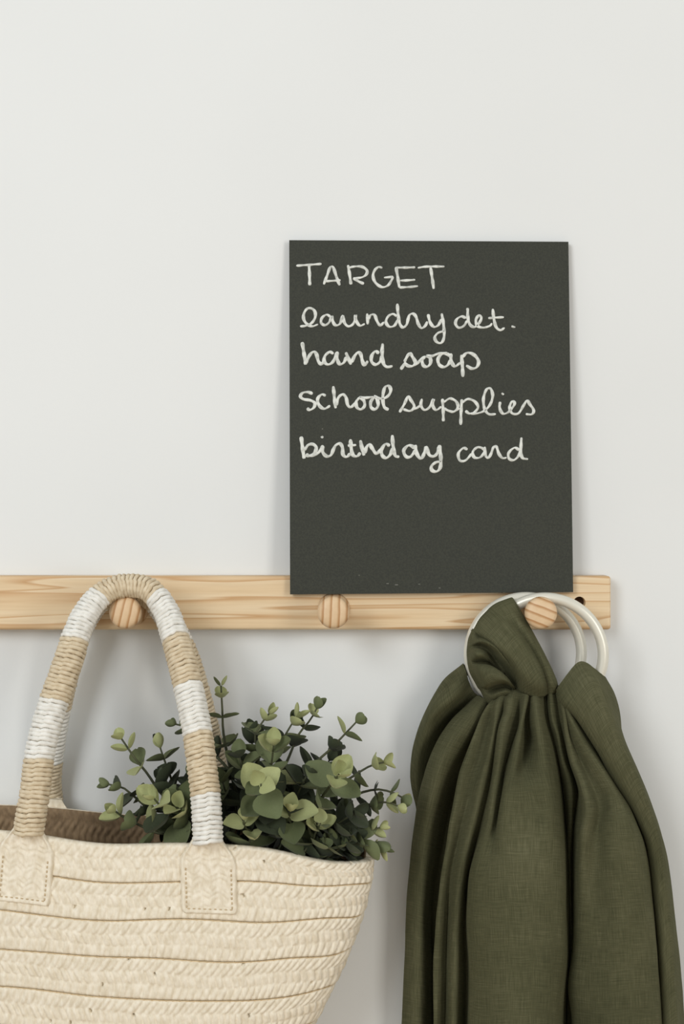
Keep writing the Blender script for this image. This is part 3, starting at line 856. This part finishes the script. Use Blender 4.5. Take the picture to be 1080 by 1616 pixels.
# tail that falls from the knot: fold lines from its left edge to the deep fold under the right shoulder
TAIL = [
 [(776, 1112, 44), (766, 1135, 38), (745, 1192, 34), (728, 1262, 30), (715, 1333, 28), (706, 1400, 26), (700, 1500, 24), (697, 1616, 22)],
 [(773, 1110, 50), (761, 1129, 52), (751, 1155, 54), (738, 1192, 56), (728, 1221, 56), (718, 1268, 56), (712, 1301, 55), (708, 1333, 54), (698, 1386, 52), (693, 1429, 50), (690, 1472, 48), (687, 1525, 46), (687, 1616, 46)],
 [(781, 1108, 53), (774, 1136, 56), (766, 1166, 58), (757, 1199, 60), (747, 1229, 61), (730, 1300, 60), (713, 1380, 56), (708, 1450, 48), (706, 1520, 44), (704, 1616, 42)],
 [(789, 1104, 55), (783, 1136, 62), (775, 1179, 65), (764, 1225, 67), (749, 1290, 66), (734, 1350, 63), (723, 1420, 59), (719, 1500, 55), (717, 1616, 53)],
 [(798, 1103, 52), (794, 1130, 55), (787, 1160, 57), (781, 1200, 58), (774, 1245, 58), (762, 1291, 57), (748, 1348, 52), (740, 1382, 46), (736, 1429, 42), (735, 1472, 38), (737, 1525, 34), (736, 1616, 30)],
 [(808, 1100, 57), (803, 1123, 64), (795, 1144, 68), (790, 1177, 71), (785, 1216, 73), (779, 1253, 74), (772, 1301, 74), (756, 1344, 73), (747, 1376, 71), (743, 1429, 69), (742, 1472, 67), (746, 1536, 64), (746, 1616, 62)],
 [(822, 1098, 52), (819, 1144, 59), (808, 1179, 63), (797, 1216, 66), (793, 1258, 69), (787, 1293, 71), (779, 1337, 77), (768, 1400, 80), (770, 1500, 79), (772, 1616, 77)],
 [(832, 1097, 57), (823, 1145, 70), (815, 1189, 75), (808, 1223, 78), (799, 1262, 81), (795, 1304, 83), (798, 1370, 86), (806, 1450, 87), (808, 1616, 86)],
 [(837, 1097, 53), (832, 1134, 59), (836, 1166, 58), (831, 1191, 66), (826, 1210, 73), (833, 1240, 77), (840, 1274, 80), (842, 1304, 83), (840, 1370, 88), (842, 1450, 88), (842, 1616, 86)],
 [(844, 1096, 57), (848, 1140, 72), (853, 1176, 76), (860, 1219, 79), (867, 1262, 81), (871, 1304, 82), (872, 1400, 83), (874, 1500, 80), (868, 1616, 77)],
 [(853, 1095, 51), (860, 1138, 58), (869, 1176, 61), (876, 1219, 64), (882, 1262, 65), (886, 1294, 65), (888, 1333, 66), (889, 1380, 68), (890, 1450, 68), (890, 1519, 66), (884, 1566, 66), (880, 1616, 64)],
 [(859, 1095, 45), (864, 1138, 48), (874, 1176, 46), (881, 1219, 44), (887, 1262, 40), (890, 1294, 36), (894, 1333, 32), (897, 1380, 28), (899, 1450, 26), (897, 1519, 24), (893, 1566, 22), (891, 1616, 20)],
]
for k, d, lo, hi in ((2, 8, 1300, 3000), (2, 5, 1120, 1300), (4, 5, 1110, 1400), (6, 6, 1110, 1330), (8, 7, 1110, 1220), (10, 5, 1110, 1300)):
    TAIL[k] = [(x, y, z - d if lo <= y < hi else z) for (x, y, z) in TAIL[k]]
curtain('tail_fabric', TAIL, seed=1, lift=True)
RIGHT = [
 [(862, 1094, 46), (866, 1134, 46), (876, 1172, 44), (886, 1219, 40), (892, 1262, 34), (894, 1310, 28), (896, 1380, 22), (898, 1450, 20), (896, 1616, 16)],
 [(868, 1093, 54), (872, 1134, 60), (880, 1160, 61), (889, 1202, 60), (900, 1236, 56), (901, 1290, 48), (899, 1340, 40), (900, 1400, 34), (901, 1500, 28), (898, 1616, 24)],
 [(876, 1093, 50), (884, 1134, 52), (892, 1172, 50), (899, 1202, 46), (913, 1247, 38), (910, 1272, 34), (906, 1304, 32), (904, 1400, 32), (904, 1500, 30), (899, 1560, 30), (903, 1616, 30)],
 [(883, 1094, 55), (889, 1120, 62), (896, 1166, 66), (903, 1198, 69), (915, 1230, 72), (922, 1255, 74), (925, 1283, 76), (919, 1315, 74), (914, 1380, 68), (914, 1450, 62), (911, 1500, 56), (902, 1555, 52), (909, 1616, 50)],
 [(887, 1095, 53), (892, 1124, 58), (899, 1162, 61), (917, 1202, 63), (934, 1236, 65), (946, 1270, 66), (943, 1310, 68), (942, 1340, 69), (940, 1380, 69), (944, 1430, 69), (946, 1500, 68), (946, 1616, 66)],
 [(889, 1096, 57), (896, 1127, 64), (913, 1165, 68), (932, 1195, 71), (951, 1225, 73), (966, 1255, 75), (968, 1300, 79), (972, 1350, 80), (978, 1400, 79), (984, 1450, 78), (988, 1520, 76), (990, 1616, 74)],
 [(891, 1097, 57), (901, 1127, 63), (921, 1165, 66), (942, 1197, 68), (961, 1228, 70), (979, 1260, 72), (993, 1290, 74), (1005, 1321, 75), (1012, 1356, 74), (1017, 1403, 72), (1023, 1450, 70), (1029, 1519, 68), (1034, 1616, 66)],
 [(893, 1098, 44), (906, 1127, 46), (928, 1162, 46), (947, 1194, 46), (963, 1223, 46), (979, 1249, 45), (996, 1274, 44), (1008, 1305, 43), (1019, 1333, 42), (1026, 1368, 42), (1031, 1420, 42), (1038, 1500, 40), (1046, 1616, 38)],
]
curtain('gathered_fabric', RIGHT, seed=2, lift=True)
SHOULDER = [
 [(884, 1092, 44), (894, 1112, 46), (912, 1130, 48), (934, 1162, 48), (953, 1192, 48), (969, 1222, 47), (985, 1246, 46), (1002, 1272, 44), (1014, 1303, 43), (1025, 1333, 42), (1031, 1368, 42), (1036, 1420, 42), (1042, 1500, 40), (1048, 1616, 38)],
 [(881, 1087, 58), (890, 1108, 64), (908, 1127, 66), (930, 1160, 67), (949, 1190, 66), (965, 1220, 65), (981, 1246, 63), (998, 1272, 60), (1011, 1303, 57), (1022, 1333, 54), (1028, 1368, 52), (1033, 1420, 51), (1039, 1500, 50), (1046, 1616, 48)],
 [(896, 1065, 57), (913, 1096, 69), (938, 1142, 73), (962, 1188, 73), (985, 1232, 71), (1003, 1268, 67), (1020, 1308, 63), (1032, 1350, 60), (1039, 1400, 58), (1046, 1460, 56), (1050, 1530, 55), (1055, 1616, 53)],
 [(915, 1046, 53), (934, 1080, 67), (956, 1126, 72), (980, 1180, 72), (1002, 1226, 70), (1021, 1272, 66), (1036, 1316, 62), (1045, 1364, 59), (1053, 1430, 56), (1059, 1490, 54), (1064, 1560, 53), (1067, 1616, 52)],
 [(934, 1055, 52), (949, 1083, 62), (965, 1122, 66), (984, 1172, 66), (1004, 1218, 63), (1026, 1272, 59), (1042, 1320, 55), (1050, 1364, 52), (1058, 1430, 48), (1065, 1490, 46), (1070, 1560, 44), (1073, 1616, 42)],
 [(952, 1068, 46), (962, 1090, 50), (971, 1122, 51), (986, 1170, 50), (1006, 1216, 48), (1029, 1272, 45), (1045, 1326, 41), (1054, 1370, 37), (1062, 1440, 32), (1069, 1500, 29), (1074, 1570, 26), (1076, 1616, 24)],
 [(955, 1072, 38), (965, 1094, 38), (974, 1124, 36), (979, 1160, 32), (996, 1210, 28), (1020, 1272, 24), (1040, 1330, 20), (1050, 1380, 17), (1058, 1450, 15), (1064, 1520, 12), (1070, 1616, 10)],
 [(954, 1070, 30), (968, 1095, 28), (977, 1128, 25), (979, 1165, 20), (980, 1212, 15), (990, 1272, 12), (1005, 1340, 10), (1015, 1400, 9), (1020, 1500, 8), (1020, 1616, 6)],
]
curtain('shoulder_fabric', SHOULDER, seed=3)
LEFT = [
 [(742, 1062, 18), (728, 1080, 14), (712, 1110, 12), (700, 1150, 10), (690, 1200, 8), (684, 1260, 8), (676, 1330, 7), (668, 1420, 6), (662, 1616, 6)],
 [(733, 1049, 24), (706, 1071, 22), (690, 1096, 20), (679, 1118, 18), (671, 1136, 17), (662, 1162, 15), (655, 1188, 13), (652, 1221, 12), (655, 1249, 11), (660, 1275, 10), (662, 1330, 9), (656, 1420, 8), (654, 1616, 8)],
 [(735, 1058, 30), (712, 1082, 36), (694, 1103, 37), (681, 1121, 35), (672, 1144, 31), (664, 1170, 27), (658, 1196, 22), (656, 1225, 18), (659, 1252, 15), (664, 1280, 12), (666, 1330, 10), (660, 1420, 9), (658, 1616, 8)],
 [(740, 1078, 32), (722, 1096, 40), (700, 1115, 41), (686, 1130, 37), (677, 1150, 31), (669, 1176, 25), (664, 1202, 20), (663, 1230, 16), (666, 1256, 13), (670, 1285, 11), (672, 1335, 10), (664, 1420, 9), (661, 1616, 8)],
 [(752, 1096, 27), (736, 1108, 22), (716, 1128, 16), (704, 1150, 12), (694, 1178, 9), (686, 1206, 8), (682, 1234, 7), (680, 1266, 7), (680, 1298, 7), (678, 1340, 6), (670, 1420, 6), (667, 1616, 6)],
 [(766, 1100, 22), (758, 1114, 17), (746, 1136, 12), (736, 1160, 9), (726, 1188, 7), (718, 1216, 6), (714, 1244, 6), (710, 1276, 6), (708, 1308, 6), (704, 1350, 5), (694, 1420, 5), (690, 1616, 5)],
]
curtain('back_fold_fabric', LEFT, seed=4)
LEFT2 = [
 [(752, 1098, 24), (734, 1116, 18), (712, 1140, 14), (694, 1170, 12), (682, 1200, 11), (675, 1230, 10), (670, 1268, 10), (666, 1310, 10), (658, 1376, 9), (652, 1440, 9), (648, 1520, 8), (646, 1616, 8)],
 [(757, 1100, 32), (742, 1114, 36), (720, 1133, 38), (700, 1158, 38), (687, 1181, 37), (677, 1207, 35), (671, 1227, 33), (665, 1248, 31), (661, 1270, 30), (658, 1295, 29), (653, 1335, 27), (649, 1378, 25), (645, 1420, 24), (643, 1465, 22), (641, 1520, 21), (638, 1616, 20)],
 [(763, 1103, 38), (750, 1120, 45), (731, 1143, 49), (712, 1170, 50), (698, 1198, 49), (688, 1228, 47), (680, 1262, 44), (673, 1300, 42), (666, 1350, 39), (660, 1400, 37), (657, 1450, 35), (655, 1520, 34), (653, 1616, 32)],
 [(768, 1106, 38), (758, 1126, 44), (742, 1152, 46), (724, 1182, 44), (708, 1214, 40), (697, 1250, 36), (688, 1290, 33), (680, 1340, 32), (672, 1400, 33), (667, 1450, 34), (668, 1520, 32), (667, 1616, 30)],
 [(772, 1109, 32), (764, 1132, 32), (750, 1160, 29), (733, 1194, 24), (716, 1230, 20), (704, 1268, 17), (695, 1310, 15), (686, 1360, 14), (679, 1410, 15), (676, 1460, 17), (679, 1520, 16), (678, 1616, 14)],
 [(776, 1112, 26), (770, 1140, 22), (758, 1172, 18), (744, 1206, 14), (730, 1244, 11), (720, 1282, 9), (712, 1330, 8), (704, 1380, 7), (697, 1440, 7), (694, 1520, 6), (694, 1616, 6)],
 [(800, 1112, 24), (800, 1160, 20), (800, 1240, 16), (800, 1330, 12), (800, 1616, 10)],
]
curtain('left_fold_fabric', LEFT2, seed=5)

def fan(name, cols, n1=8, n2=8, seed=0, wrinkle=0.0004):
    G = [spline([P(*p) for p in c], n1) for c in cols]          # each runs ring edge -> knot
    rows = []
    for j in range(len(G[0])):
        rows.append(spline([G[i][j] for i in range(len(G))], n2))
    return sheet(name, rows, seed=seed, wrinkle=wrinkle)
KA = [
 [(744, 996, 33), (752, 998, 44), (777, 1019, 47), (800, 1045, 47), (814, 1071, 48), (818, 1090, 46)],
 [(743, 991, 34), (750, 991, 48), (778, 1013, 57), (804, 1039, 61), (823, 1068, 63), (829, 1093, 56)],
 [(754, 974, 34), (762, 977, 49), (798, 1012, 60), (826, 1047, 66), (843, 1077, 67), (845, 1099, 57)],
 [(769, 962, 34), (777, 965, 49), (813, 1002, 60), (842, 1044, 65), (855, 1077, 66), (857, 1098, 56)],
 [(779, 955, 34), (786, 960, 46), (822, 1000, 54), (851, 1046, 58), (862, 1077, 58), (863, 1095, 52)],
 [(790, 949, 35), (796, 953, 48), (828, 993, 55), (857, 1040, 60), (870, 1075, 61), (871, 1094, 54)],
 [(806, 943, 36), (810, 947, 47), (834, 988, 47), (859, 1034, 54), (878, 1076, 56), (877, 1091, 51)],
 [(806, 946, 32), (808, 952, 38), (829, 992, 38), (854, 1037, 42), (872, 1078, 44), (872, 1089, 42)],
]
def edge_on_ring(cols, r1, y1, r2, y2):
    for c in cols:
        for k, (r, y) in enumerate(((r1, y1), (r2, y2))):
            dx, dy = c[k][0] - 829.5, c[k][1] - 1031; l = math.hypot(dx, dy)
            c[k] = (829.5 + dx / l * r, 1031 + dy / l * r, y)
edge_on_ring(KA[1:-1], 89, 35, 84, 44)
fan('knot_fabric', KA, seed=6)
KB = [
 [(742, 990, 30), (750, 996, 40), (772, 1006, 40), (792, 1022, 40), (810, 1048, 42), (822, 1074, 46), (826, 1092, 42)],
 [(735, 1003, 30), (743, 1003, 42), (765, 1005, 42), (786, 1019, 40), (804, 1043, 41), (817, 1070, 46), (822, 1092, 42)],
 [(733, 1010, 30), (741, 1010, 46), (762, 1009, 54), (781, 1018, 58), (796, 1034, 58), (811, 1057, 56), (820, 1088, 46)],
 [(732, 1016, 30), (740, 1016, 47), (761, 1014, 55), (777, 1022, 58), (790, 1037, 57), (806, 1059, 53), (819, 1088, 44)],
 [(731, 1021, 30), (738, 1021, 42), (757, 1020, 42), (771, 1027, 42), (782, 1040, 40), (800, 1062, 40), (817, 1088, 40)],
 [(730, 1028, 30), (737, 1028, 46), (750, 1026, 56), (764, 1031, 58), (774, 1041, 48), (796, 1064, 38), (816, 1088, 40)],
 [(730, 1037, 30), (737, 1037, 46), (751, 1037, 58), (764, 1039, 56), (775, 1046, 44), (794, 1064, 38), (815, 1088, 40)],
 [(730, 1045, 30), (736, 1045, 40), (750, 1046, 42), (765, 1046, 40), (780, 1051, 38), (796, 1065, 40), (815, 1087, 42)],
 [(732, 1052, 30), (738, 1052, 46), (755, 1049, 57), (775, 1051, 60), (792, 1060, 60), (804, 1071, 56), (815, 1088, 46)],
 [(733, 1066, 30), (741, 1065, 48), (758, 1063, 62), (778, 1063, 67), (796, 1069, 66), (807, 1078, 60), (815, 1090, 47)],
 [(745, 1089, 30), (753, 1086, 48), (766, 1083, 59), (781, 1077, 64), (797, 1076, 64), (808, 1082, 58), (816, 1092, 46)],
 [(751, 1096, 28), (758, 1091, 40), (769, 1089, 42), (783, 1084, 44), (797, 1082, 46), (808, 1087, 46), (816, 1095, 42)],
 [(764, 1103, 40), (769, 1101, 46), (777, 1098, 52), (789, 1093, 55), (799, 1090, 56), (808, 1092, 52), (816, 1098, 46)],
 [(772, 1113, 40), (777, 1111, 46), (784, 1108, 48), (794, 1103, 50), (803, 1100, 51), (811, 1100, 49), (818, 1103, 44)],
]
edge_on_ring(KB[:-2], 93, 33, 88, 42)
fan('knot_loop_fabric', KB, seed=7)

for ob in bpy.data.objects:
    if '_b' in ob: del ob['_b']
